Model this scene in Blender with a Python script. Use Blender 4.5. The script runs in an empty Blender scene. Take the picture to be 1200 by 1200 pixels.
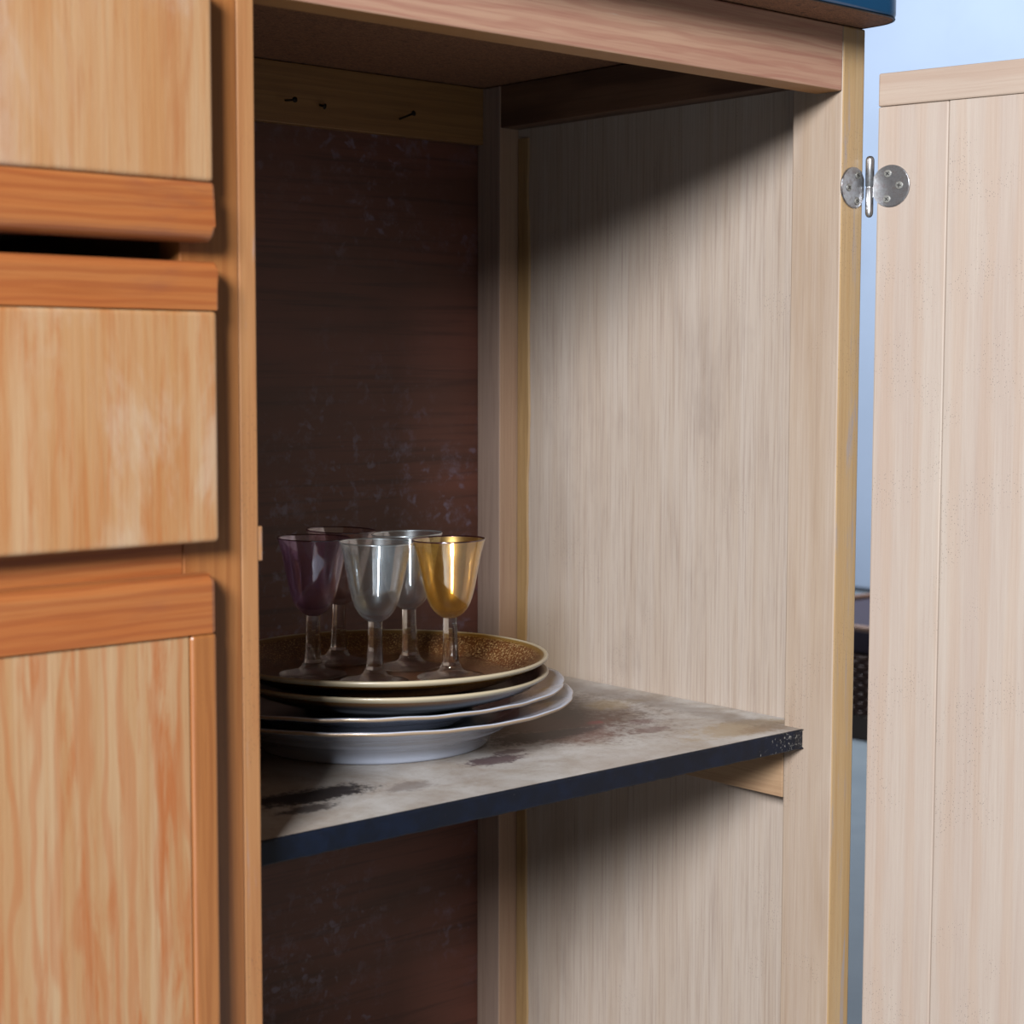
import bpy, bmesh, math, random
from mathutils import Vector, Matrix
random.seed(4)
S = bpy.context.scene
COL = S.collection
PI = math.pi

# ------------------------------------------------------------ camera
cam_data = bpy.data.cameras.new('camera')
cam = bpy.data.objects.new('camera', cam_data); COL.objects.link(cam)
RX = Vector((0.74926088, -0.66227156, 0.00212649)); UP = Vector((0.0523776, 0.06245761, 0.99667228)); FW = Vector((0.66020052, 0.74665617, -0.08148524))
m = Matrix((RX, UP, -FW)).transposed().to_4x4()
m.translation = Vector((-1.23748, -0.97400, 0.32272))
cam.matrix_world = m
cam_data.sensor_width = 36.0; cam_data.lens = 36.0 * 2092.03 / 1200
cam_data.clip_start = 0.05
cam_data.dof.use_dof = True; cam_data.dof.focus_distance = 1.56; cam_data.dof.aperture_fstop = 10
S.camera = cam

# ------------------------------------------------------------ world, lights, exposure
w = bpy.data.worlds.new('world'); S.world = w; w.use_nodes = True
bg = w.node_tree.nodes['Background']
bg.inputs[0].default_value = (1.0, 0.76, 0.54, 1); bg.inputs[1].default_value = 0.042

def area(name, loc, target, sx, sy, power, color):
    l = bpy.data.lights.new(name, 'AREA'); l.shape = 'RECTANGLE'; l.size = sx; l.size_y = sy
    l.energy = power; l.color = color
    o = bpy.data.objects.new(name, l); COL.objects.link(o); o.location = loc
    o.rotation_euler = (Vector(target) - Vector(loc)).to_track_quat('-Z', 'Y').to_euler()
    return o
area('window_light', (-3.60, -2.25, 1.74), (-0.2, 0.15, 0.2), 1.05, 1.0, 228, (0.93, 0.96, 1.0))
area('far_wall_fill', (1.7, 2.3, 2.3), (3.6, 2.6, 0.1), 1.2, 1.2, 78, (0.80, 0.89, 1.0))  # added fill to brighten the far wall and floor, no window there
S.view_settings.view_transform = 'Standard'; S.view_settings.look = 'None'
S.view_settings.gamma = 1.0; S.view_settings.use_curve_mapping = False
S.view_settings.exposure = 1.24

# ------------------------------------------------------------ material helpers
ALB = 0.42       # real albedo of the surfaces; the exposure above makes up for it
def lin(c):
    f = lambda v: v / 12.92 if v <= 0.04045 else ((v + 0.055) / 1.055) ** 2.4
    return (ALB * f(c[0] / 255), ALB * f(c[1] / 255), ALB * f(c[2] / 255), 1)
class NT:
    def __init__(s, name):
        s.m = bpy.data.materials.new(name); s.m.use_nodes = True; s.t = s.m.node_tree
        s.b = s.t.nodes['Principled BSDF']; s.tc = s.t.nodes.new('ShaderNodeTexCoord')
    def n(s, typ, **k):
        nd = s.t.nodes.new(typ)
        for a, v in k.items(): setattr(nd, a, v)
        return nd
    def l(s, a, b): s.t.links.new(a, b)
    def map(s, scale, loc=(0, 0, 0), rot=(0, 0, 0)):
        mp = s.n('ShaderNodeMapping'); s.l(s.tc.outputs['Object'], mp.inputs[0])
        mp.inputs['Scale'].default_value = scale; mp.inputs['Location'].default_value = loc; mp.inputs['Rotation'].default_value = rot
        return mp.outputs[0]
    def noise(s, vec, scale=1, detail=4, rough=.5, dist=0):
        nd = s.n('ShaderNodeTexNoise'); s.l(vec, nd.inputs['Vector'])
        nd.inputs['Scale'].default_value = scale; nd.inputs['Detail'].default_value = detail
        nd.inputs['Roughness'].default_value = rough; nd.inputs['Distortion'].default_value = dist
        return nd.outputs['Fac']
    def ramp(s, fac, p0, p1):
        nd = s.n('ShaderNodeMapRange'); nd.interpolation_type = 'SMOOTHSTEP'
        nd.inputs[1].default_value = p0; nd.inputs[2].default_value = p1; s.l(fac, nd.inputs[0])
        return nd.outputs[0]
    def math(s, op, a, b):
        nd = s.n('ShaderNodeMath', operation=op)
        for i, v in enumerate((a, b)):
            if isinstance(v, (int, float)): nd.inputs[i].default_value = v
            else: s.l(v, nd.inputs[i])
        return nd.outputs[0]
    def mix(s, fac, a, b, mode='MIX'):
        nd = s.n('ShaderNodeMix'); nd.data_type = 'RGBA'; nd.blend_type = mode
        if isinstance(fac, (int, float)): nd.inputs[0].default_value = fac
        else: s.l(fac, nd.inputs[0])
        for i, v in ((6, a), (7, b)):
            if isinstance(v, tuple): nd.inputs[i].default_value = v if len(v) == 4 else lin(v)
            else: s.l(v, nd.inputs[i])
        return nd.outputs[2]
    def bump(s, h, strength, dist=.001):
        nd = s.n('ShaderNodeBump'); nd.inputs['Strength'].default_value = strength; nd.inputs['Distance'].default_value = dist
        s.l(h, nd.inputs['Height']); s.l(nd.outputs[0], s.b.inputs['Normal'])
    def out(s, col, rough=.5, metal=0, coat=0, spec=.5):
        if isinstance(col, tuple): s.b.inputs['Base Color'].default_value = col if len(col) == 4 else lin(col)
        else: s.l(col, s.b.inputs['Base Color'])
        if isinstance(rough, (int, float)): s.b.inputs['Roughness'].default_value = rough
        else: s.l(rough, s.b.inputs['Roughness'])
        s.b.inputs['Metallic'].default_value = metal; s.b.inputs['Coat Weight'].default_value = coat
        s.b.inputs['Coat Roughness'].default_value = .25; s.b.inputs['Specular IOR Level'].default_value = spec
        return s.m
def sc(axis, along, across):
    v = [across] * 3; v[axis] = along; return tuple(v)

def wood(name, base, dark, light, axis, fiber=.6, rings=.0, ringscale=22, ringcol=None, bleach=None, blamt=(.52, .62),
         specks=0, grime=None, grimeamt=(.55, .75), rough=.55, coat=0, off=(0, 0, 0), fs=1.0, wob=.018):
    t = NT(name)
    f1 = t.noise(t.map(sc(axis, 9 * fs, 420 * fs), off), 1, 5, .65, .3)
    f2 = t.noise(t.map(sc(axis, 2.2 * fs, 48 * fs), off), 1, 6, .65, .4)
    c = t.mix(t.ramp(f2, .30, .70), base, light)
    c = t.mix(t.math('MULTIPLY', t.ramp(f1, .42, .78), fiber), c, dark)
    if rings:
        wv = t.n('ShaderNodeTexWave', wave_type='BANDS', bands_direction='X' if axis != 0 else 'Z')
        mp = t.map(sc(axis, .10, 1.0), tuple(o + .31 for o in off), (0, 0, 0))
        nz = t.n('ShaderNodeTexNoise'); t.l(t.map(sc(axis, 1.3, 7), off), nz.inputs['Vector']); nz.inputs['Detail'].default_value = 2
        ad = t.n('ShaderNodeVectorMath', operation='MULTIPLY_ADD')
        t.l(nz.outputs['Color'], ad.inputs[0]); ad.inputs[1].default_value = (wob, wob, wob); t.l(mp, ad.inputs[2])
        t.l(ad.outputs[0], wv.inputs['Vector']); wv.inputs['Scale'].default_value = ringscale; wv.inputs['Distortion'].default_value = 1.2
        wv.inputs['Detail'].default_value = 2
        c = t.mix(t.math('MULTIPLY', t.ramp(wv.outputs['Fac'], .45, .95), rings), c, ringcol or dark)
    if bleach:
        b1 = t.noise(t.map(sc(axis, 6, 75), tuple(o + 3 for o in off)), 1, 6, .68, .5)
        c = t.mix(t.ramp(b1, *blamt), c, bleach)
    if grime:
        g = t.noise(t.map(sc(axis, 5, 13), tuple(o + 7 for o in off)), 1, 5, .65, .4)
        c = t.mix(t.math('MULTIPLY', t.ramp(g, *grimeamt), .4), c, grime)
    if specks:
        vo = t.n('ShaderNodeTexVoronoi'); t.l(t.map(sc(axis, 70, 130), off), vo.inputs['Vector'])
        sp = t.ramp(vo.outputs['Distance'], .20, .10)
        gate = t.ramp(t.noise(t.map((14, 14, 14), off), 1, 2), .60 - specks * .12, .68 - specks * .12)
        c = t.mix(t.math('MULTIPLY', t.math('MULTIPLY', sp, gate), .75), c, (60, 45, 45))
    t.bump(f1, .35, .0008)
    return t.out(c, rough, 0, coat)

M = {}
M['panel'] = wood('bare plywood', (206, 184, 164), (148, 116, 98), (216, 198, 182), 2, .5, grime=(150, 128, 116), grimeamt=(.5, .8), specks=.1, rough=.72)
M['stile_side'] = wood('planed pine', (203, 176, 150), (168, 134, 110), (214, 192, 172), 2, .35, rings=.12, specks=.15, rough=.6)
M['stile_front'] = wood('varnished ochre pine', (216, 176, 122), (194, 146, 92), (222, 188, 142), 2, .4, bleach=(196, 178, 168), blamt=(.54, .68), specks=.9, rough=.42, coat=.2)
M['post'] = wood('grey brown pine post', (178, 150, 134), (128, 96, 84), (196, 166, 146), 2, .5, rough=.65, fs=.8)
M['post_front'] = wood('pinkish pine', (200, 160, 130), (160, 110, 84), (210, 172, 140), 2, .4, rough=.65)
M['rail_front'] = wood('pinkish pine rail', (208, 158, 132), (170, 106, 92), (222, 178, 148), 0, .5, rings=.32, ringscale=34, ringcol=(180, 112, 96), wob=.03, bleach=(222, 196, 176), blamt=(.66, .74), rough=.5, coat=.15)
M['rail_under'] = wood('orange varnished pine', (222, 152, 82), (184, 114, 56), (230, 166, 100), 0, .4, rough=.5, coat=.2)
M['rail_back'] = wood('yellow pine rail', (168, 118, 62), (128, 84, 40), (182, 132, 74), 0, .5, rings=.25, ringscale=30, rough=.6)
M['side_rail'] = wood('brown pine rail', (128, 90, 66), (84, 52, 38), (142, 104, 78), 1, .5, rings=.6, ringscale=14, ringcol=(72, 42, 30), rough=.6)
M['back'] = wood('dark stained hardboard', (104, 66, 54), (66, 38, 34), (118, 78, 64), 0, .7, fs=.8, rough=.6)
M['drawer'] = wood('bleached pine drawer front', (210, 150, 94), (190, 112, 58), (220, 176, 130), 2, .4, grime=(232, 214, 196), grimeamt=(.50, .70), bleach=(200, 132, 80), blamt=(.46, .74), rough=.5, coat=.12, off=(1.3, 0, 2.2))
M['drawer2'] = wood('bleached pine drawer front orange streaked', (210, 150, 92), (190, 112, 58), (222, 178, 132), 2, .4, grime=(236, 216, 190), grimeamt=(.50, .68), bleach=(204, 126, 66), blamt=(.46, .72), rough=.5, coat=.12, off=(4.3, 0, 5.9))
M['door_panel'] = wood('weathered flame grain pine', (206, 152, 98), (186, 108, 54), (218, 178, 134), 2, .4, grime=(232, 214, 184), grimeamt=(.54, .70), rings=.42, ringscale=20, ringcol=(200, 112, 52), bleach=(200, 116, 58), blamt=(.48, .68), wob=.05, rough=.55, coat=.1, off=(2.3, 0, .9))
M['orange_rail'] = wood('orange pine rail', (200, 112, 54), (160, 78, 34), (208, 132, 74), 0, .5, rings=.5, grime=(128, 76, 74), grimeamt=(.50, .66), ringscale=40, ringcol=(176, 92, 46), bleach=(220, 180, 150), blamt=(.70, .76), rough=.4, coat=.35)
M['orange_stile'] = wood('orange pine stile', (190, 118, 60), (156, 86, 38), (200, 132, 74), 2, .5, rings=.3, ringscale=30, specks=.2, rough=.42, coat=.3)
M['partition'] = wood('worn pale pine edge', (200, 134, 80), (172, 104, 58), (208, 150, 96), 2, .4, bleach=(186, 168, 168), blamt=(.56, .72), specks=.6, rough=.55)
M['door_in'] = wood('pale planed pine', (206, 184, 168), (188, 160, 140), (216, 198, 182), 2, .35, rings=.22, ringscale=12, ringcol=(206, 168, 136), specks=.75, rough=.6)
M['door_rail'] = wood('pale pine breadboard rail', (204, 178, 158), (182, 150, 128), (212, 190, 170), 0, .4, rings=.35, ringscale=14, ringcol=(186, 150, 126), rough=.6)
M['ledger'] = wood('rough pine batten', (196, 156, 118), (150, 106, 72), (208, 170, 130), 1, .5, rough=.7)

# side panel: extra grey grime low down beside the shelf, streaks
def dusty_back():
    t = NT('dusty dark hardboard')
    f1 = t.noise(t.map((5, 120, 150)), 1, 5, .6, .3); f2 = t.noise(t.map((3, 20, 22)), 1, 3)
    c = t.mix(t.ramp(f2, .35, .65), (112, 66, 50), (134, 78, 62))
    c = t.mix(t.math('MULTIPLY', t.ramp(f1, .48, .7), .5), c, (62, 38, 34))
    d = t.noise(t.map((34, 34, 34), (2, 1, 4)), 1, 6, .75, .2); g = t.noise(t.map((5, 5, 5)), 1, 3)
    c = t.mix(t.math('MULTIPLY', t.math('MULTIPLY', t.ramp(d, .50, .75), t.ramp(g, .36, .62)), .55), c, (168, 160, 185))
    d2 = t.noise(t.map((75, 75, 75), (5, 1, 2)), 1, 3, .5, .3)
    c = t.mix(t.math('MULTIPLY', t.math('MULTIPLY', t.ramp(d2, .56, .72), t.ramp(g, .40, .60)), .75), c, (160, 150, 175))
    t.bump(f1, .15, .0005); return t.out(c, .55)
M['back'] = dusty_back()

def particle(name, a, b, c3, scale=1.0):
    t = NT(name)
    vo = t.n('ShaderNodeTexVoronoi'); t.l(t.map((260 * scale, 480 * scale, 480 * scale)), vo.inputs['Vector'])
    r = t.n('ShaderNodeSeparateColor'); t.l(vo.outputs['Color'], r.inputs[0])
    n = t.noise(t.map((150 * scale, 300 * scale, 300 * scale)), 1, 4, .7)
    c = t.mix(r.outputs[0], a, b); c = t.mix(t.ramp(n, .55, .75), c, c3)
    t.bump(n, .5, .001); return t.out(c, .75)
M['particle'] = particle('particle board', (120, 74, 50), (196, 136, 92), (56, 34, 26), .5)
M['particle_edge'] = particle('raw particle board edge', (150, 104, 72), (196, 150, 112), (104, 66, 46), 1.2)

def shelf_top():
    t = NT('stained shelf top')
    tc = t.map((1, 1, 1))
    n1 = t.noise(t.map((16, 16, 16)), 1, 7, .7, .3); n2 = t.noise(t.map((170, 170, 170)), 1, 6, .75); n3 = t.noise(t.map((5, 5, 5), (3, 2, 1)), 1, 4, .6)
    c = t.mix(t.ramp(n1, .32, .68), (206, 188, 170), (250, 243, 236))
    c = t.mix(t.math('MULTIPLY', t.ramp(n3, .45, .70), .5), c, (236, 226, 222))
    c = t.mix(t.math('MULTIPLY', t.ramp(n2, .52, .75), .45), c, (150, 122, 106))
    sx = t.n('ShaderNodeSeparateXYZ'); t.l(t.tc.outputs['Object'], sx.inputs[0])
    def blob(cx, cy, rx, ry, col, amt, jag=.5, c=None, soft=.25):
        dx = t.math('DIVIDE', t.math('SUBTRACT', sx.outputs[0], cx), rx); dy = t.math('DIVIDE', t.math('SUBTRACT', sx.outputs[1], cy), ry)
        d = t.math('SQRT', t.math('ADD', t.math('MULTIPLY', dx, dx), t.math('MULTIPLY', dy, dy)), 0)
        d = t.math('ADD', d, t.math('MULTIPLY', t.math('SUBTRACT', n1, .5), jag * 2)); d = t.math('ADD', d, t.math('MULTIPLY', t.math('SUBTRACT', n2, .5), 1.1 + jag * 1.8))
        return t.mix(t.math('MULTIPLY', t.ramp(d, 1 + soft, 1 - soft), amt), c, col)
    for a in SHELF_STAINS_SHADE: c = blob(*a[:7], c=c, soft=a[7])
    t.bump(n2, .15, .0005); return t.out(c, .42, spec=.5)
# x, y are relative to the shelf centre: stains and dark patches, the large brown one partly painted shade
SCX, SCY = -0.298, 0.2565
def st(x, y, rx, ry, col, amt, jag=.5, soft=.25): return (x - SCX, y - SCY, rx, ry, col, amt, jag, soft)
SHELF_STAINS_SHADE = [
    st(-.150, .232, .105, .105, (86, 48, 24), 1.0, .35, .50),  # brown stain with the shade beside the plates painted in
    st(-.165, .175, .050, .055, (140, 70, 62), .45, .8, .5),
    st(-.185, .160, .060, .013, (72, 42, 50), .9, .5, .2), st(-.215, .172, .028, .014, (66, 38, 48), .9, .6, .2),
    st(-.290, .118, .026, .014, (92, 56, 64), .85, .7, .25), st(-.262, .133, .014, .007, (92, 56, 64), .7, .7, .25),
    st(-.105, .120, .020, .010, (132, 90, 88), .6, .7, .3), st(-.085, .150, .016, .010, (120, 70, 70), .6, .7, .3), st(-.120, .175, .008, .006, (170, 60, 66), .6, .7, .3),
    st(-.475, .115, .050, .020, (40, 24, 24), .95, .6, .2), st(-.500, .085, .025, .010, (50, 32, 30), .8, .7, .25),
    st(-.400, .090, .022, .012, (120, 98, 88), .5, .8, .3),
    st(-.045, .070, .060, .022, (206, 172, 118), .6, .9, .4), st(-.02, .055, .03, .012, (150, 110, 66), .5, .9, .4), st(-.05, .23, .03, .02, (206, 178, 130), .5, .9, .4),
    st(-.010, .25, .018, .25, (110, 96, 92), .35, .8, .5)]
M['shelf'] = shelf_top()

def chipped(name, col, scale=1.0, rough=.35, chips=.62):
    t = NT(name)
    v = t.noise(t.map((330 * scale,) * 3), 1, 6, .8); g = t.noise(t.map((22,) * 3), 1, 3); n = t.noise(t.map((60,) * 3), 1, 5, .7)
    c = t.mix(t.ramp(n, .4, .7), col, tuple(min(255, int(x * 1.35 + 4)) for x in col))
    sx = t.n('ShaderNodeSeparateXYZ'); t.l(t.tc.outputs['Object'], sx.inputs[0])
    # wear of its own: the last centimetres by the right stile are scuffed bare
    end = t.math('MULTIPLY', t.ramp(sx.outputs[0], .20, .298), .12) if chips < .9 else 0
    c = t.mix(t.ramp(t.math('ADD', v, end), chips + .06, chips + .09), c, (190, 186, 178))
    t.bump(n, .25, .0006); return t.out(c, rough, spec=.25)
M['shelf_edge'] = chipped('navy edge band', (5, 16, 33), rough=.5)
M['blue'] = NT('teal blue laminate').out((14, 84, 128), .22, coat=.5)
M['black'] = NT('black line').out((16, 18, 26), .4)

def radius_of(t):
    sx = t.n('ShaderNodeSeparateXYZ'); t.l(t.tc.outputs['Object'], sx.inputs[0])
    return t.math('SQRT', t.math('ADD', t.math('MULTIPLY', sx.outputs[0], sx.outputs[0]), t.math('MULTIPLY', sx.outputs[1], sx.outputs[1])), 0)
def brown_glaze(R):
    t = NT('speckled brown glaze')
    n = t.noise(t.map((620, 620, 620)), 1, 3, .7); g = t.noise(t.map((18, 18, 60)), 1, 4); r = radius_of(t)
    c = t.mix(t.ramp(g, .35, .65), (96, 54, 28), (122, 74, 40))
    sp = t.ramp(n, .54, .62)
    c = t.mix(t.math('MULTIPLY', sp, t.math('ADD', .18, t.math('MULTIPLY', t.ramp(r, .07, .125), .7))), c, (226, 190, 132))
    c = t.mix(t.ramp(r, R - .0095, R - .0050), c, (150, 112, 54)); c = t.mix(t.ramp(r, R - .0048, R - .0028), c, (224, 206, 172))
    return t.out(c, .30, coat=.3)
def under_glaze(R):
    t = NT('dark under glaze'); r = radius_of(t)
    c = t.mix(t.ramp(r, R - .0120, R - .0030), (18, 12, 16), (150, 98, 22)); c = t.mix(t.ramp(r, R - .0010, R - .0001), c, (220, 204, 160))
    return t.out(c, .16, coat=.4)
def porcelain(name, col, gold):
    t = NT(name); return t.out(col, .12, coat=.5)
M['porcelain'] = porcelain('white porcelain', (224, 232, 252), 0)
M['gilt'] = NT('faded gilt line').out((214, 186, 156), .25, .35)

def solid_glass(name, thin=0.0):
    """refracting glass; thin > 0 mixes in straight transmission for parts only a millimetre or two thick"""
    t = NT(name); t.b.inputs['Transmission Weight'].default_value = 1.0
    t.b.inputs['IOR'].default_value = 1.48; t.b.inputs['Roughness'].default_value = 0.0
    t.b.inputs['Base Color'].default_value = (.95, .96, .98, 1)
    if thin:
        g = t.n('ShaderNodeBsdfTransparent'); g.inputs[0].default_value = (.97, .975, .985, 1)
        mx = t.n('ShaderNodeMixShader'); mx.inputs[0].default_value = thin
        t.l(t.b.outputs[0], mx.inputs[1]); t.l(g.outputs[0], mx.inputs[2]); t.l(mx.outputs[0], t.t.nodes['Material Output'].inputs[0])
    return t.m
def thin_glass(name, tint, lustre, amount, edge, rough=.06):
    """thin blown wall: straight tinted transmission under a Fresnel reflection and a weak coloured lustre film"""
    t = NT(name)
    tr = t.n('ShaderNodeBsdfTransparent'); tr.inputs[0].default_value = tint + (1,)
    g0 = t.n('ShaderNodeBsdfGlossy'); g0.inputs['Roughness'].default_value = .015; g0.inputs['Color'].default_value = (.95, .97, 1, 1)
    g1 = t.n('ShaderNodeBsdfGlossy'); g1.inputs['Roughness'].default_value = .34; g1.inputs['Color'].default_value = lustre + (1,)
    df = t.n('ShaderNodeBsdfTranslucent'); df.inputs[0].default_value = lustre + (1,)
    lw = t.n('ShaderNodeLayerWeight'); lw.inputs[0].default_value = .30
    a = t.math('ADD', t.math('MULTIPLY', lw.outputs['Facing'], edge), amount)
    lf = t.n('ShaderNodeMixShader'); lf.inputs[0].default_value = .25; t.l(g1.outputs[0], lf.inputs[1]); t.l(df.outputs[0], lf.inputs[2])
    m1 = t.n('ShaderNodeMixShader'); t.l(a, m1.inputs[0]); t.l(tr.outputs[0], m1.inputs[1]); t.l(lf.outputs[0], m1.inputs[2])
    l5 = t.n('ShaderNodeLayerWeight'); l5.inputs[0].default_value = .5
    fr = t.math('ADD', t.math('MULTIPLY', t.math('POWER', l5.outputs['Facing'], 4.0), .75), .11)
    m2 = t.n('ShaderNodeMixShader'); t.l(fr, m2.inputs[0]); t.l(m1.outputs[0], m2.inputs[1]); t.l(g0.outputs[0], m2.inputs[2])
    t.l(m2.outputs[0], t.t.nodes['Material Output'].inputs[0]); return t.m
M['clear'] = solid_glass('clear glass', .25)
M['foot'] = solid_glass('clear glass foot', .38)
M['g_clear'] = thin_glass('pale iridescent glass', (.955, .965, .965), (.88, .95, 1.0), .04, .19)
M['g_purple'] = thin_glass('purple lustre glass', (.88, .79, .88), (.60, .42, .68), .05, .24)
M['g_rose'] = thin_glass('smoky rose lustre glass', (.92, .86, .86), (.64, .46, .48), .03, .18)
M['g_amber'] = thin_glass('amber lustre glass', (.95, .86, .62), (.95, .66, .26), .09, .22)
M['rim_line'] = thin_glass('dark purple rim', (.35, .22, .30), (.30, .16, .24), .10, .10)
M['rim_clear'] = thin_glass('bright glass rim', (.80, .85, .86), (.90, .96, 1.0), .35, .10)

def steel():
    t = NT('worn nickel'); n = t.noise(t.map((300, 300, 300)), 1, 5, .7)
    c = t.mix(t.ramp(n, .4, .7), (246, 248, 252), (206, 196, 192)); t.bump(n, .1, .0003)
    return t.out(c, t.math('ADD', .22, t.math('MULTIPLY', n, .25)), 1)
M['steel'] = steel()
M['screw'] = NT('dull screw').out((206, 204, 196), .5, .9)
M['slot'] = NT('dark slot').out((30, 28, 26), .6)
M['iron'] = NT('rusty iron').out((46, 36, 30), .6, .6)
M['glue'] = wood('yellowed glue strip', (184, 142, 88), (140, 100, 58), (194, 156, 104), 2, .6, rough=.65)

# ------------------------------------------------------------ geometry helpers
def tag(o, label=None, cat=None, group=None, kind=None):
    for k, v in (('label', label), ('category', cat), ('group', group), ('kind', kind)):
        if v: o[k] = v
    return o
def empty(name, loc):
    o = bpy.data.objects.new(name, None); COL.objects.link(o); o.location = loc; o.empty_display_size = .05
    return o
def wpos(o):
    p = Vector((0, 0, 0))
    while o: p += o.location; o = o.parent
    return p
def link(name, bm, mats, parent=None, loc=(0, 0, 0), smooth=False):
    """bm is in coordinates local to world point loc."""
    me = bpy.data.meshes.new(name); bmesh.ops.recalc_face_normals(bm, faces=bm.faces); bm.to_mesh(me); bm.free()
    for mm in (mats if isinstance(mats, list) else [mats]): me.materials.append(mm)
    if smooth:
        for p in me.polygons: p.use_smooth = True
    o = bpy.data.objects.new(name, me); COL.objects.link(o)
    o.location = Vector(loc) - (wpos(parent) if parent else Vector((0, 0, 0)))
    if parent: o.parent = parent
    return o
def bmbox(bm, x0, x1, y0, y1, z0, z1, bevel=0, seg=1):
    b2 = bmesh.new()
    bmesh.ops.create_cube(b2, size=1)
    for v in b2.verts: v.co = Vector(((x0 + x1) / 2 + v.co.x * (x1 - x0), (y0 + y1) / 2 + v.co.y * (y1 - y0), (z0 + z1) / 2 + v.co.z * (z1 - z0)))
    if bevel: bmesh.ops.bevel(b2, geom=b2.edges[:], offset=bevel, segments=seg, profile=.5, affect='EDGES')
    me = bpy.data.meshes.new('tmp'); b2.to_mesh(me); b2.free(); bm.from_mesh(me); bpy.data.meshes.remove(me)
def box(name, x0, x1, y0, y1, z0, z1, mat, parent=None, bevel=.0012, seg=2, front=None, under=None, smooth=False):
    bm = bmesh.new(); c = ((x0 + x1) / 2, (y0 + y1) / 2, (z0 + z1) / 2)
    bmbox(bm, x0 - c[0], x1 - c[0], y0 - c[1], y1 - c[1], z0 - c[2], z1 - c[2], bevel, seg)
    mats = [mat]
    bmesh.ops.recalc_face_normals(bm, faces=bm.faces); bm.normal_update()
    if front:
        mats.append(front)
        for f in bm.faces:
            if f.normal.y < -.6: f.material_index = len(mats) - 1
    if under:
        mats.append(under)
        for f in bm.faces:
            if f.normal.z < -.6: f.material_index = len(mats) - 1
    return link(name, bm, mats, parent, c, smooth)
def prism(name, pts, axis, a0, a1, mat, parent, bevel=0.0):
    """closed profile pts (u,v) swept along axis; axis 0: (y,z) profile, axis 2: (x,y) profile."""
    bm = bmesh.new()
    cu = sum(p[0] for p in pts) / len(pts); cv = sum(p[1] for p in pts) / len(pts); ca = (a0 + a1) / 2
    def P(u, v, a): return (a, u, v) if axis == 0 else (u, v, a)
    r0 = [bm.verts.new(P(u - cu, v - cv, a0 - ca)) for u, v in pts]; r1 = [bm.verts.new(P(u - cu, v - cv, a1 - ca)) for u, v in pts]
    n = len(pts)
    for i in range(n): bm.faces.new((r0[i], r0[(i + 1) % n], r1[(i + 1) % n], r1[i]))
    caps = [bm.faces.new(r0[::-1]), bm.faces.new(r1)]
    if bevel:
        ed = set(e for f in caps for e in f.edges)
        bmesh.ops.bevel(bm, geom=list(ed), offset=bevel, segments=2, profile=.5, affect='EDGES')
    return link(name, bm, mat, parent, P(cu, cv, ca))
def arc(cx, cy, r, a0, a1, n):
    return [(cx + r * math.cos(math.radians(a0 + (a1 - a0) * i / n)), cy + r * math.sin(math.radians(a0 + (a1 - a0) * i / n))) for i in range(n + 1)]
def lathe(bm, prof, seg=96, mod=None, mat=None, closed=False):
    """prof: (r,z); mod(r,z,theta)->(r,z); mat(i)->material index for band i."""
    rings = []
    for r, z in prof:
        if r < 1e-6: rings.append([bm.verts.new((0, 0, z))]); continue
        ring = []
        for k in range(seg):
            th = 2 * PI * k / seg; rr, zz = mod(r, z, th) if mod else (r, z)
            ring.append(bm.verts.new((rr * math.cos(th), rr * math.sin(th), zz)))
        rings.append(ring)
    pairs = list(zip(rings, rings[1:])) + ([(rings[-1], rings[0])] if closed else [])
    for i, (a, b) in enumerate(pairs):
        for k in range(seg):
            k2 = (k + 1) % seg
            if len(a) == 1 and len(b) == 1: continue
            if len(a) == 1: f = bm.faces.new((a[0], b[k2], b[k]))
            elif len(b) == 1: f = bm.faces.new((a[k], a[k2], b[0]))
            else: f = bm.faces.new((a[k], a[k2], b[k2], b[k]))
            f.smooth = True
            if mat: f.material_index = mat(i)
def smoothprof(pts, n=6):
    """Catmull-Rom through the profile points."""
    out = []
    P = [pts[0]] + list(pts) + [pts[-1]]
    for i in range(1, len(P) - 2):
        for j in range(n):
            t = j / n; q = []
            for d in (0, 1):
                a, b, c, e = P[i - 1][d], P[i][d], P[i + 1][d], P[i + 2][d]
                q.append(.5 * ((2 * b) + (-a + c) * t + (2 * a - 5 * b + 4 * c - e) * t * t + (-a + 3 * b - 3 * c + e) * t ** 3))
            out.append((max(q[0], 0), q[1]))
    out.append(pts[-1]); return out

# ------------------------------------------------------------ the setting
FLOOR = -0.48
t = NT('blue grey floor'); n = t.noise(t.map((6, 6, 6)), 1, 5, .6)
M['floor'] = t.out(t.mix(t.ramp(n, .3, .7), (172, 184, 192), (186, 197, 204)), .5)
t = NT('pale blue painted wall'); n = t.noise(t.map((3, 3, 3)), 1, 4, .6)
M['wall'] = t.out(t.mix(t.ramp(n, .3, .7), (186, 200, 222), (192, 206, 228)), .8)
M['base_shadow'] = NT('dark wall base shadow').out((60, 62, 70), .5)
for o in (box('floor', -4.5, 5.0, -3.5, 4.9, FLOOR - .1, FLOOR, M['floor'], bevel=0),
          box('wall_right', 3.92, 4.0, -1.5, 4.9, FLOOR, 2.4, M['wall'], bevel=0),
          box('wall_back', -4.5, 3.92, 4.8, 4.9, FLOOR, 2.4, M['wall'], bevel=0),
          box('base_shadow_right', 3.905, 3.92, -1.5, 4.8, FLOOR, FLOOR + .014, M['base_shadow'], bevel=.002)):  # thin dark strip standing in for the shadow line at the wall base
    tag(o, kind='structure')

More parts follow.
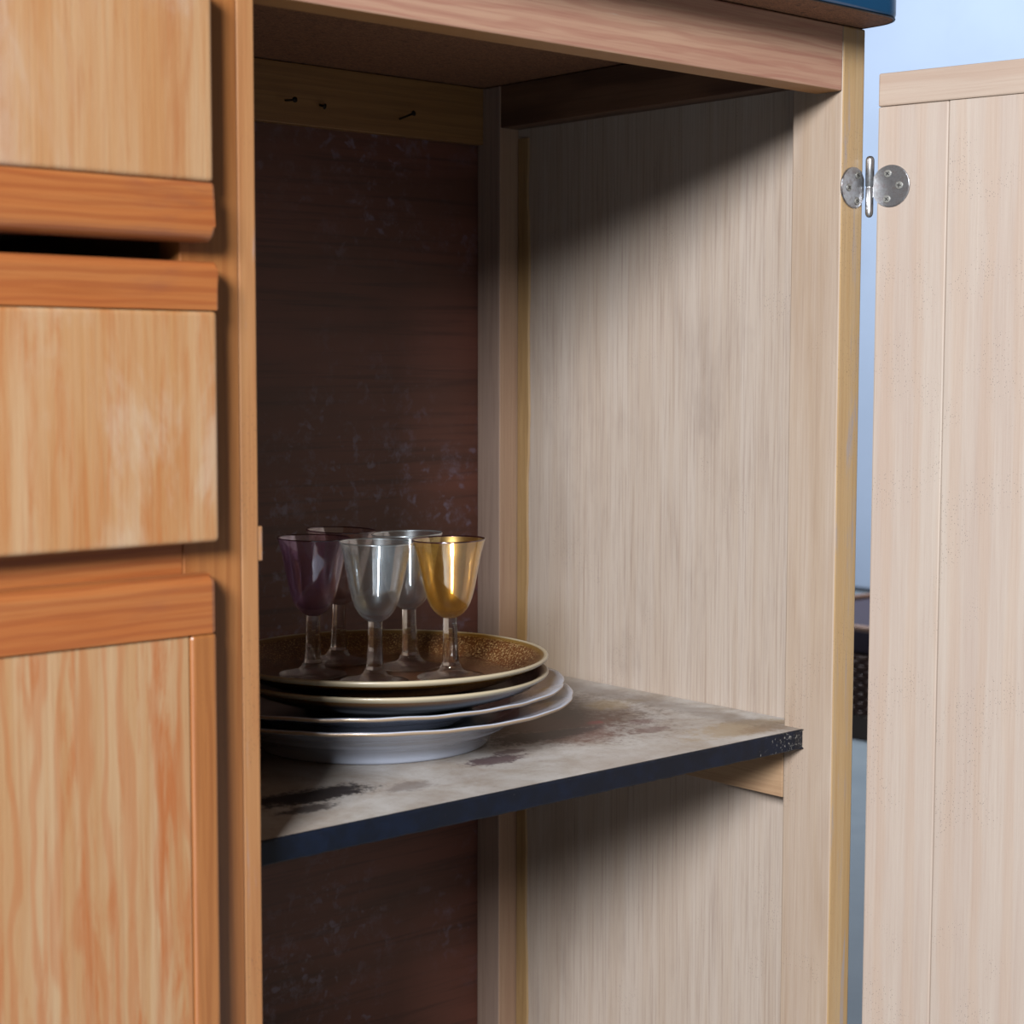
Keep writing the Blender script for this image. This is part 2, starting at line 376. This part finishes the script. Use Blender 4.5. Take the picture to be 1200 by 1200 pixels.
# ------------------------------------------------------------ the cabinet
W = 0.596; LX = -1.14           # opening width; left end of the drawer unit
Zr, Zc = 0.5577, 0.6132; BOT = FLOOR
cab = empty('kitchen_cabinet', (-.5, .24, BOT))
tag(cab, 'worn pine cupboard with orange drawer fronts, an open compartment and a swung open door', 'cabinet')

# right end: stile, rear post, thin plywood side, rails and battens
box('front_stile', 0, .030, 0, .0548, BOT + .03, Zc - .0004, M['stile_side'], cab, .0016, 2, front=M['stile_front'])
box('rear_post', 0, .0262, .4456, .4818, BOT + .03, Zc - .0004, M['post'], cab, .0012, 2, front=M['post_front'])
box('side_panel', .0262, .0300, .0552, .4818, BOT + .03, Zc - .0004, M['panel'], cab, 0)
box('side_rail', .0004, .0258, .0552, .4452, .5695, Zc - .0006, M['side_rail'], cab, .001)
box('front_rail', -W + .0003, -.0003, 0.0004, .028, Zr, Zc - .0006, M['rail_under'], cab, .0012, 2, front=M['rail_front'])
box('rear_rail', -W, -.0003, .4716, .4814, .5542, Zc - .0006, M['rail_back'], cab, .001)
box('back_panel', LX, .030, .4822, .4862, BOT + .03, Zc - .0004, M['back'], cab, 0)
for nm, y0 in (('ledger', .0556),):
    box('ledger', .0006, .0260, y0, .4452, -.0665, -.0175, M['ledger'], cab, .0008)
box('ledger', -W - .0, -W + .014, .030, .4700, -.0560, -.0175, M['ledger'], cab, .0008)
# wavy glue strip left along the panel beside the rear post
bm = bmesh.new(); N = 70; rows = []
for i in range(N + 1):
    z = -.40 + i * (.96 / N); wv = .0170 + .0022 * math.sin(i * .11 + 2) + .0008 * math.sin(i * .55) + random.uniform(-.0006, .0006)
    rows.append([bm.verts.new((.0262, .4455, z)), bm.verts.new((.0240, .4440, z)), bm.verts.new((.0248, .4456 - wv * .9, z)), bm.verts.new((.0262, .4456 - wv, z))])
for a, b in zip(rows, rows[1:]):
    for k in range(4): bm.faces.new((a[k], a[(k + 1) % 4], b[(k + 1) % 4], b[k]))
bm.faces.new(rows[0][::-1]); bm.faces.new(rows[-1])
o = link('glue_bead', bm, M['glue'], cab, (0, 0, 0)); tag(o, 'yellowed wavy glue strip along the rear post')
# nails left in the rear rail
def nail(x, z, tilt, ln, nm='nail'):
    bm = bmesh.new(); lathe(bm, [(0, 0), (.0011, 0), (.0011, ln - .0012), (.0028, ln - .0008), (.0028, ln), (0, ln)], 10)
    rot = Matrix.Rotation(math.radians(90), 4, 'X') @ Matrix.Identity(4)
    d = Vector((math.sin(math.radians(tilt[0])), -1, math.sin(math.radians(tilt[1])))).normalized()
    bm.transform(d.to_track_quat('Z', 'Y').to_matrix().to_4x4())
    return link(nm, bm, M['iron'], cab, (x, .4716, z))
nail(-.2500, .5760, (-2, -4), .017); nail(-.112, .5710, (4, 10), .022); nail(-.2100, .5755, (30, -20), .006)

# partition, left stile and the drawer unit's carcass
box('partition', -W - .013, -W, .0001, .4816, BOT + .03, Zc - .0006, M['partition'], cab, .0009, 2)
box('left_stile', -.652, -W - .0133, 0, .024, BOT + .03, Zc - .0006, M['orange_stile'], cab, .0008, 2)
box('strike_block', -W + .0002, -W + .0036, .0008, .012, .1960, .2185, M['partition'], cab, .0006)
box('cross_rail', LX + .03, -.6523, .0006, .030, .176, .222, M['orange_rail'], cab, .0008, 2)
box('left_stile', LX, LX + .0295, 0, .024, BOT + .03, Zc - .0006, M['orange_stile'], cab, .0008, 2)
box('top_rail', LX + .03, -.6523, .0006, .026, .560, Zc - .0006, M['orange_rail'], cab, .001)
box('side_panel', LX, LX + .004, .0245, .4818, BOT + .03, Zc - .0006, M['panel'], cab, 0)
box('bottom_board', LX + .004, -W - .0135, .0245, .4815, BOT + .03, BOT + .035, M['panel'], cab, .001)
box('bottom_board', -W + .0002, -.0005, .0005, .4700, BOT + .03, BOT + .035, M['panel'], cab, .001)
box('plinth', LX + .01, .02, .03, .47, BOT, BOT + .0298, M['side_rail'], cab, .002)

# shelf with a notch at each post and its navy front band
pts = [(-W + .0004, .0336), (-.0004, .0336), (-.0004, .0552), (.0258, .0552), (.0258, .4452), (-.0004, .4452), (-.0004, .4812), (-W + .0004, .4812)]
bm = bmesh.new(); v0 = [bm.verts.new((x - SCX, y - SCY, -.0083)) for x, y in pts]; v1 = [bm.verts.new((x - SCX, y - SCY, .0083)) for x, y in pts]
for i in range(8): bm.faces.new((v0[i], v0[(i + 1) % 8], v1[(i + 1) % 8], v1[i]))
bm.faces.new(v0[::-1]); bm.faces.new(v1)
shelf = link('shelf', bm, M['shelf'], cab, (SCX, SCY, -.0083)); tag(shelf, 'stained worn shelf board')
bm = bmesh.new(); N = 90; rows = []
for i in range(N + 1):
    x = -W + .0006 + i * (W - .0012) / N - SCX; j = random.uniform(-.00025, .00025); e = 0 if i < N - 2 else (i - N + 2) * .0012
    prof = [(.0334, .0001), (.0308, .0002 + j), (.0301 + e, -.0012), (.0301 + e, -.0158), (.0308, -.0170 + j), (.0334, -.0168)]
    rows.append([bm.verts.new((x, y - SCY, z + .0083)) for y, z in prof])
for a, b in zip(rows, rows[1:]):
    for k in range(6): bm.faces.new((a[k], a[(k + 1) % 6], b[(k + 1) % 6], b[k]))
bm.faces.new(rows[0][::-1]); bm.faces.new(rows[-1])
tag(link('edge_band', bm, M['shelf_edge'], shelf, (SCX, SCY, -.0083)), 'chipped navy blue edge band')

# drawers (fronts overlay the frame by 20 mm) and the lower left door
def drawer(z0, z1, xr, mat, rail):
    d = box('drawer', LX + .012, xr, -.020, -.0008, z0 if rail != 'bottom' else z0 + .0362, z1 if rail != 'top' else z1 - .0300, mat, cab, .0035, 4)
    for p in d.data.polygons: p.use_smooth = False
    if rail == 'bottom':
        prof = [(-.0008, z0 + .0358), (-.0205, z0 + .0358), (-.0212, z0 + .033)] + arc(-.0120, z0 + .0092, .0092, 180, 270, 6) + [(-.0008, z0)]
        prism('drawer_rail', prof, 0, LX + .012, xr - .0006, M['orange_rail'], d, .0022)
    if rail == 'top':
        prof = [(-.0008, z1)] + arc(-.0150, z1 - .0050, .0050, 90, 180, 5) + [(-.0200, z1 - .0298), (-.0008, z1 - .0298)]
        prism('drawer_rail', prof, 0, LX + .012, xr + .0004, M['orange_rail'], d, .0015)
    bm = bmesh.new(); bmbox(bm, LX + .035, LX + .045, .001, .40, z0 + .012, z1 - .02); bmbox(bm, xr - .028, xr - .018, .001, .40, z0 + .012, z1 - .02)
    bmbox(bm, LX + .0452, xr - .0282, .001, .40, z0 + .012, z0 + .018); bmbox(bm, LX + .0452, xr - .0282, .39, .40, z0 + .0182, z1 - .02)
    link('drawer_box', bm, M['panel'], d)
    return d
d1 = drawer(.3985, .556, -.6385, M['drawer'], 'bottom'); tag(d1, 'upper drawer with an orange grip rail along its bottom edge')
d2 = drawer(.2125, .3865, -.6372, M['drawer2'], 'top'); tag(d2, 'lower drawer with an orange rail along its top edge')
dz1 = .1925; dr = -.6405; dz0 = BOT + .05
prof = [(-.0008, dz1), (-.0080, dz1)] + arc(-.0130, dz1 - .0070, .0070, 80, 175, 5) + [(-.0200, dz1 - .0368), (-.0008, dz1 - .0368)]
dl = box('lower_door', LX + .035, dr - .0190, -.0178, -.0012, dz0 + .04, dz1 - .0372, M['door_panel'], cab, .0008)
tag(dl, 'lower door with weathered streaked panel in an orange frame')
prism('door_rail', prof, 0, LX + .012, dr, M['orange_rail'], dl, .0035)
box('door_stile', dr - .0186, dr, -.020, -.0008, dz0, dz1 - .0372, M['orange_stile'], dl, .0025, 3)
box('door_stile', LX + .012, LX + .0345, -.020, -.0008, dz0, dz1 - .0372, M['orange_stile'], dl, .0025, 3)
box('door_rail', LX + .035, dr - .0190, -.020, -.0008, dz0, dz0 + .0396, M['orange_rail'], dl, .0025, 3)

# the open right hand door, swung 100 degrees
HX, HY = .0335, -.0070
DA = math.atan2(-.983, .184)     # direction from the hinge towards the door's free edge
DW, DT = .585, .019
door_z0, door_z1 = BOT + .05, .5745
pl = []; xs = [0.0, .070, .185, .30, .42, .52, DW]
def door_piece(name, u0, u1, v0, v1, z0, z1, mat, parent, bevel=.0012):
    # local door frame: u along the door, v outward from the inner face (v=0) to the outer face
    bm = bmesh.new(); c = ((u0 + u1) / 2, (v0 + v1) / 2, (z0 + z1) / 2)
    bmbox(bm, u0 - c[0], u1 - c[0], v0 - c[1], v1 - c[1], z0 - c[2], z1 - c[2], bevel, 2)
    o = link(name, bm, mat, None, (0, 0, 0))
    R = Matrix.Rotation(DA, 4, 'Z'); wp = Vector((HX, HY, 0)) + R @ Vector(c)
    if parent is cab:
        o.location = wp - wpos(cab); o.rotation_euler = (0, 0, DA); o.parent = cab
    else:
        o.parent = parent; o.location = Vector(c) - parent['_c']
    o['_c'] = 0
    del o['_c']
    return o
class DP: pass
def door_build():
    u0 = .0045
    c = Vector(((u0 + xs[1]) / 2, DT / 2, (door_z0 + door_z1 - .0285) / 2))
    base = door_piece('cupboard_door', u0, xs[1] - .0002, 0, DT, door_z0, door_z1 - .0285, M['door_in'], cab, .0016)
    def child(name, a, b, v0, v1, z0, z1, mat, bevel=.0012):
        bm = bmesh.new(); cc = Vector(((a + b) / 2, (v0 + v1) / 2, (z0 + z1) / 2))
        bmbox(bm, a - cc.x, b - cc.x, v0 - cc.y, v1 - cc.y, z0 - cc.z, z1 - cc.z, bevel, 2)
        o = link(name, bm, mat, None); o.parent = base; o.location = cc - c; return o
    for k, (a, b) in enumerate(zip(xs[1:], xs[2:])):
        child('plank', a + .0002, b - .0002, .0004 * (k % 2), DT, door_z0, door_z1 - .0285, M['door_in'], .0008)
    child('breadboard_rail', u0, DW, .0002, DT, door_z1 - .0282, door_z1, M['door_rail'], .0014)
    return base
dopen = door_build(); tag(dopen, 'pale planed inner side of the door swung open at the right')

# hinge: pin barrel, two rounded leaves, three screws each
hz = .478
bm = bmesh.new()
lathe(bm, smoothprof([(0, -.0262), (.0020, -.0255), (.0033, -.0232), (.0035, -.0205)], 3) + [(.0035, -.0010), (.0031, -.0006), (.0031, .0006), (.0038, .0010), (.0038, .0205)] + smoothprof([(.0038, .0210), (.0036, .0240), (.0022, .0262), (0, .0268)], 3), 24)
hinge = link('hinge', bm, M['steel'], cab, (.0322, -.0055, hz)); tag(hinge, 'worn nickel butterfly hinge')
def leaf(width, r):
    # half disc with a straight side on the pin; lies in u (0..width), z
    cu = width - r; q0 = math.degrees(math.acos((.0035 - cu) / r))
    pts = [(0, -.0080), (.0035, -r * math.sin(math.radians(q0)))]
    pts += [(cu + r * math.cos(math.radians(q)), r * math.sin(math.radians(q))) for q in [(-q0 + 6) + (2 * q0 - 12) * i / 22 for i in range(23)]]
    pts += [(.0035, r * math.sin(math.radians(q0))), (0, .0080)]
    bm = bmesh.new(); lo = [bm.verts.new((u, 0, z)) for u, z in pts]; hi = [bm.verts.new((u, -.0014, z)) for u, z in pts]
    n = len(pts)
    for i in range(n): bm.faces.new((lo[i], lo[(i + 1) % n], hi[(i + 1) % n], hi[i]))
    bm.faces.new(lo); bm.faces.new(hi[::-1])
    bmesh.ops.recalc_face_normals(bm, faces=bm.faces)
    bmesh.ops.bevel(bm, geom=[e for e in bm.edges if abs(e.verts[0].co.y - e.verts[1].co.y) < 1e-6 and e.verts[0].co.y < -.001], offset=.0006, segments=2, affect='EDGES')
    return bm
def screw_bm(rot):
    bm = bmesh.new(); lathe(bm, [(0, 0), (.0034, 0), (.0034, .0003), (.0030, .0006), (0, .0007)], 18)
    for f in bm.faces: f.smooth = False
    for k in range(2):
        b2 = bmesh.new(); bmbox(b2, -.0020, .0020, -.00042, .00042, .0004, .00078)
        b2.transform(Matrix.Rotation(rot + k * PI / 2, 4, 'Z'))
        for f in b2.faces: f.material_index = 1
        me = bpy.data.meshes.new('tmp'); b2.to_mesh(me); b2.free(); bm.from_mesh(me); bpy.data.meshes.remove(me)
    bm.transform(Matrix.Rotation(PI / 2, 4, 'X')); return bm      # axis now along -y
def attach(bm, mats, name, world_loc, rotz):
    o = link(name, bm, mats); o.parent = hinge; o.location = Vector(world_loc) - wpos(hinge); o.rotation_euler = (0, 0, rotz); return o
# leaf on the stile: extends towards -x on the plane y = 0
bm = leaf(.0315, .0175); bm.transform(Matrix.Scale(-1, 4, (1, 0, 0)))
attach(bm, M['steel'], 'hinge_leaf', (.0300, -.0003, hz - .001), 0)
for u, z in ((.0095, .0105), (.0215, -.0005), (.0100, -.0115)):
    attach(screw_bm(.4 + u * 90), [M['screw'], M['slot']], 'screw', (.0300 - u, -.0018, hz - .001 + z), 0)
# leaf on the door's inner face
R = Matrix.Rotation(DA, 4, 'Z')
def dpt(u, v, z): p = Vector((HX, HY, 0)) + R @ Vector((u, v, 0)); return (p.x, p.y, z)
attach(leaf(.0345, .0180), M['steel'], 'hinge_leaf', dpt(.0015, -.0003, hz), DA)
for u, z in ((.0155, .0105), (.0265, .0000), (.0150, -.0112)):
    attach(screw_bm(.1 + u * 50), [M['screw'], M['slot']], 'screw', dpt(u, -.0018, hz + z), DA)

# ------------------------------------------------------------ worktop
def rrect(x0, x1, y0, y1, r, n=8):
    return arc(x1 - r, y0 + r, r, -90, 0, n) + [(x1, y1), (x0, y1), (x0, y0)]
wt = empty('worktop', (-.5, .22, Zc)); tag(wt, 'worktop with teal blue edge and raw particle board underside on top of the cupboard', 'worktop')
OX = .0285; OY = -.0475
out = rrect(LX - .02, OX - .0016, OY + .0016, .50, .030, 10)
bm = bmesh.new(); lo = [bm.verts.new((x, y, 0.0003)) for x, y in out]; hi = [bm.verts.new((x, y, .0275)) for x, y in out]; n = len(out)
for i in range(n): bm.faces.new((lo[i], lo[(i + 1) % n], hi[(i + 1) % n], hi[i]))
bm.faces.new(lo[::-1]); bm.faces.new(hi)
for v in bm.verts: v.co -= Vector((-.5, .22, 0))
tag(link('board', bm, M['particle'], wt, (-.5, .22, Zc)), 'raw brown particle board')
# edge trim: rounded blue laminate following front and corner, black lip below
path = [(LX - .02, OY + .0016)] + arc(OX - .0316, OY + .0316, .030, -90, 0, 12) + [(OX - .0016, .50)]
nor = [(0, -1)] + [(math.cos(math.radians(-90 + 90 * i / 12)), math.sin(math.radians(-90 + 90 * i / 12))) for i in range(13)] + [(1, 0)]
def sweep(name, prof, mat, parent):
    bm = bmesh.new(); rows = []
    for (x, y), (nx, ny) in zip(path, nor): rows.append([bm.verts.new((x + nx * a + .5, y + ny * a - .22, z)) for a, z in prof])
    k = len(prof)
    for a, b in zip(rows, rows[1:]):
        for i in range(k):
            f = bm.faces.new((a[i], a[(i + 1) % k], b[(i + 1) % k], b[i])); f.smooth = True
    bm.faces.new(rows[0][::-1]); bm.faces.new(rows[-1])
    return link(name, bm, mat, parent, (-.5, .22, Zc))
sweep('edge_trim', [(.0001, .0008), (.0014, .0012), (.0024, .0040), (.0024, .0240), (.0012, .0275), (.0001, .0275)], M['blue'], wt)
sweep('trim_lip', [(.0001, -.0002), (.0018, .0000), (.0020, .0006), (.0001, .0007)], M['black'], wt)
bm = bmesh.new(); o2 = rrect(LX - .02, OX, OY, .50, .031, 10); lo = [bm.verts.new((x + .5, y - .22, .0277)) for x, y in o2]; hi = [bm.verts.new((x + .5, y - .22, .0290)) for x, y in o2]
for i in range(len(o2)): bm.faces.new((lo[i], lo[(i + 1) % n], hi[(i + 1) % n], hi[i]))
bm.faces.new(lo[::-1]); bm.faces.new(hi)
link('laminate', bm, M['blue'], wt, (-.5, .22, Zc))

# ------------------------------------------------------------ plates
def plate(name, x, y, outer, inner, mats, label, mod=None, group=None, rimband=2):
    """outer: profile from centre bottom out to the rim; inner: from the rim back to the centre."""
    bm = bmesh.new()
    prof = outer + inner; no = len(outer)
    def mt(i): return 0 if i >= no - 1 else 1
    if len(mats) > 2: mt = lambda i: 2 if no - 1 <= i <= no else (0 if i > no else 1)
    lathe(bm, prof, 144, mod, mt)
    o = link(name, bm, mats, None, (x, y, 0)); me = o.data
    return tag(o, label, 'plate', group)
def scallop(n, a, zamp, r0, r1):
    def f(r, z, th):
        k = max(0, min(1, (r - r0) / (r1 - r0))); k = k * k
        c = abs(math.cos(n * th / 2)) ; c = 1 - c ** .8
        return r * (1 - a * k * c), z - zamp * k * c + zamp * .4 * k * math.sin(2 * n * th)
    return f
P4o = smoothprof([(.0, .0045), (.09, .0045), (.094, .0040)], 4) + [(.0955, 0.0), (.1000, 0.0)] + smoothprof([(.1015, .0015), (.1040, .0070), (.1100, .0125), (.1180, .0165), (.1210, .0195), (.1300, .0245), (.1500, .0310), (.1735, .0385)], 4)
P4i = [(.1750, .0398), (.1750, .0412), (.1738, .0418)] + smoothprof([(.1700, .0408), (.1500, .0352), (.1300, .0292), (.1180, .0245), (.1080, .0216), (.09, .0210), (.0, .0210)], 4)
def lift(p, dz, k=1.0): return [(r, z * k + dz) for r, z in p]
def rim_mats(o, r0, idx, zmin):
    for p in o.data.polygons:
        c = p.center
        if math.hypot(c.x, c.y) > r0 and c.z > zmin: p.material_index = idx
pl4 = plate('plate', -.317, .2495, P4o, P4i, [M['porcelain'], M['porcelain'], M['gilt']], 'widest white plate with a faint gilt rim, lowest of the stack on the shelf', scallop(12, .009, .0005, .13, .175), 'plates stacked on the shelf')
P3o = [(0, .0265), (.09, .0265), (.0905, .0258), (.0915, .0217), (.0945, .0217)] + smoothprof([(.0970, .0232), (.1040, .0275), (.1120, .0318), (.1300, .0365), (.1500, .0420), (.1742, .0488)], 4)
P3i = [(.1755, .0500), (.1756, .0514), (.1742, .0520)] + smoothprof([(.1700, .0510), (.1500, .0458), (.1300, .0404), (.1180, .0362), (.1060, .0335), (.09, .0328), (0, .0328)], 4)
pl3 = plate('plate', -.319, .2590, P3o, P3i, [M['porcelain'], M['porcelain'], M['gilt']], 'white plate with a gently scalloped gilt rim directly beneath the two brown plates', scallop(12, .012, .0007, .13, .175), 'plates stacked on the shelf')
def brown(z, R, zr, fl):
    o = [(0, fl - .0055), (.064, fl - .0055), (.0665, fl - .0085), (.068, fl - .0118), (.0715, fl - .0118)] + smoothprof([(.0735, fl - .0070), (.088, fl - .0040), (.110, fl + .0020), (.125, zr - .0105), (R - .0042, zr - .0048)], 5)
    i = smoothprof([(R - .0010, zr - .0028), (R, zr - .0010), (R - .0012, zr + .0004), (R - .0042, zr - .0004)], 4) + smoothprof([(R - .008, zr - .0026), (.123, zr - .0092), (.114, fl + .0040), (.106, fl + .0013), (.090, fl + .0004), (.05, fl + .0001), (0, fl)], 5)
    return o, i
o2_, i2_ = brown(0, .1370, .0640, .0455)
plate('plate', -.3147, .2285, o2_, i2_, [brown_glaze(.1370), under_glaze(.1370)], 'brown glazed plate with pale rim, second from the top, under the plate with the glasses', None, 'plates stacked on the shelf')
o1_, i1_ = brown(0, .1404, .0776, .0585)
o1_ = [(r, max(z, .0) ) for r, z in o1_]
plate('plate', -.3182, .2300, o1_, i1_, [brown_glaze(.1404), under_glaze(.1404)], 'speckled brown glazed plate at the top of the stack, holding the five glasses', None, 'plates stacked on the shelf')

# ------------------------------------------------------------ liqueur glasses
BOWL_O = smoothprof([(.0060, .0510), (.0085, .0525), (.0122, .0553), (.0165, .0612), (.0196, .0690), (.0222, .0790), (.0246, .0910), (.0270, .1030), (.0295, .1120), (.0312, .1172)], 5)
BOWL_I = smoothprof([(.0302, .1173), (.0284, .1118), (.0259, .1028), (.0235, .0910), (.0211, .0790), (.0184, .0695), (.0152, .0625), (.0105, .0578), (.0050, .0560), (0, .0557)], 5)
def make_glass(x, y, z, mat, label, tilt, az, rot=0):
    g = empty('liqueur_glass', (x, y, z)); tag(g, label, 'glass', 'liqueur glasses on the top plate')
    g.rotation_euler = (Matrix.Rotation(math.radians(tilt), 3, Vector((-math.sin(az), math.cos(az), 0))) @ Matrix.Rotation(rot, 3, 'Z')).to_euler()
    bm = bmesh.new(); nb = len(BOWL_O); lathe(bm, [(0, .0510)] + BOWL_O + [(.0308, .1177)] + BOWL_I, 64, None, lambda i: 1 if nb - 1 <= i <= nb + 2 else 0)
    b = link('bowl', bm, [mat, M['rim_clear'] if mat is M['g_clear'] else M['rim_line']]); b.parent = g
    bm = bmesh.new()      # faceted stem: octagonal, flat shaded
    pr = [(.0, .0108), (.0078, .0108), (.0071, .0140), (.0064, .0300), (.0060, .0460), (.0061, .05085), (0, .05085)]
    lathe(bm, pr, 8)
    for f in bm.faces: f.smooth = False
    s = link('stem', bm, M['clear']); s.parent = g
    bm = bmesh.new()
    lathe(bm, [(0, .0)] + [(.0278, 0)] + smoothprof([(.0287, .0004), (.0284, .0012), (.0240, .0022), (.0170, .0036), (.0118, .0056), (.0094, .0082), (.0088, .0100), (.0076, .0106), (0, .0106)], 4), 64)
    f = link('foot', bm, M['foot']); f.parent = g
    return g
FZ = .0589
glasses = [
    (-.3650, .2690, M['g_purple'], 'dark purple tinted liqueur glass at the left front of the plate', .7, math.atan2(-.662, .749)),
    (-.3100, .3085, M['g_rose'], 'smoky rose liqueur glass at the back left, behind the purple one', 1.6, math.atan2(-.662, .749)),
    (-.3459, .2070, M['g_clear'], 'nearly clear liqueur glass at the front middle of the plate', .8, math.atan2(-.662, .749)),
    (-.2779, .2453, M['g_clear'], 'pale clear liqueur glass at the back, between the front clear and the amber glass', 1.3, math.atan2(.662, -.749)),
    (-.2844, .1815, M['g_amber'], 'amber tinted liqueur glass at the right of the plate', 1.0, math.atan2(.662, -.749))]
for i, (x, y, mt, lb, tl, az) in enumerate(glasses):
    # tilt rotates about the horizontal axis so that the rim leans towards azimuth az
    make_glass(x, y, FZ + .0286 * math.sin(math.radians(tl)) + .0006 * (math.hypot(x + .318, y - .23) / .06), mt, lb, tl, az, i * .37)

# ------------------------------------------------------------ woven basket far behind, seen through the gap by the hinge
bk = empty('woven_basket', (2.10, 1.49, FLOOR)); tag(bk, 'low dark brown woven basket on the floor behind the cupboard, seen through the hinge gap', 'basket')
M['wicker'] = wood('dark wicker', (92, 56, 42), (52, 30, 26), (120, 80, 62), 2, .7, rough=.5)
M['wicker_rim'] = NT('tan wicker rim').out((176, 130, 104), .6)
M['liner'] = NT('plum cloth liner').out((74, 58, 76), .8)
M['dark_base'] = NT('dark olive wooden base').out((70, 52, 34), .6)
def ring(bm, hw, hd, z, rad, phase, amp, nst, zr=None):
    loop = []
    for k in range(nst):
        th = 2 * PI * k / nst; c, s_ = math.cos(th), math.sin(th)
        q = (abs(c) ** 6 + abs(s_) ** 6) ** (-1 / 6)
        o = amp * math.sin(th * nst / 4 + phase)
        cx, cy = (hw + o) * q * c, (hd + o) * q * s_
        L = []
        for j in range(6):
            a = 2 * PI * j / 6; L.append(bm.verts.new((cx + rad * math.cos(a) * c, cy + rad * math.cos(a) * s_, z + rad * math.sin(a))))
        loop.append(L)
    for k in range(nst):
        a, b = loop[k], loop[(k + 1) % nst]
        for j in range(6):
            f = bm.faces.new((a[j], a[(j + 1) % 6], b[(j + 1) % 6], b[j])); f.smooth = True
bm = bmesh.new()
for i in range(13): ring(bm, .255, .205, .078 + i * .0132, .0072, (i % 2) * PI, .005, 160)
o = link('weave', bm, M['wicker']); o.parent = bk; tag(o, kind='stuff')
bm = bmesh.new(); ring(bm, .262, .212, .322, .010, 0, .001, 96); o = link('rim', bm, M['wicker_rim']); o.parent = bk
bm = bmesh.new(); bmbox(bm, -.25, .25, -.20, .20, .245, .318, .01, 3); o = link('liner', bm, M['liner']); o.parent = bk
bm = bmesh.new(); bmbox(bm, -.262, .262, -.212, .212, 0, .072, .004, 2); o = link('base', bm, M['dark_base']); o.parent = bk
bm = bmesh.new(); bmbox(bm, -.245, .245, -.195, .195, .072, .245); o = link('core', bm, M['dark_base']); o.parent = bk
bk.scale = (1, 1, .755)
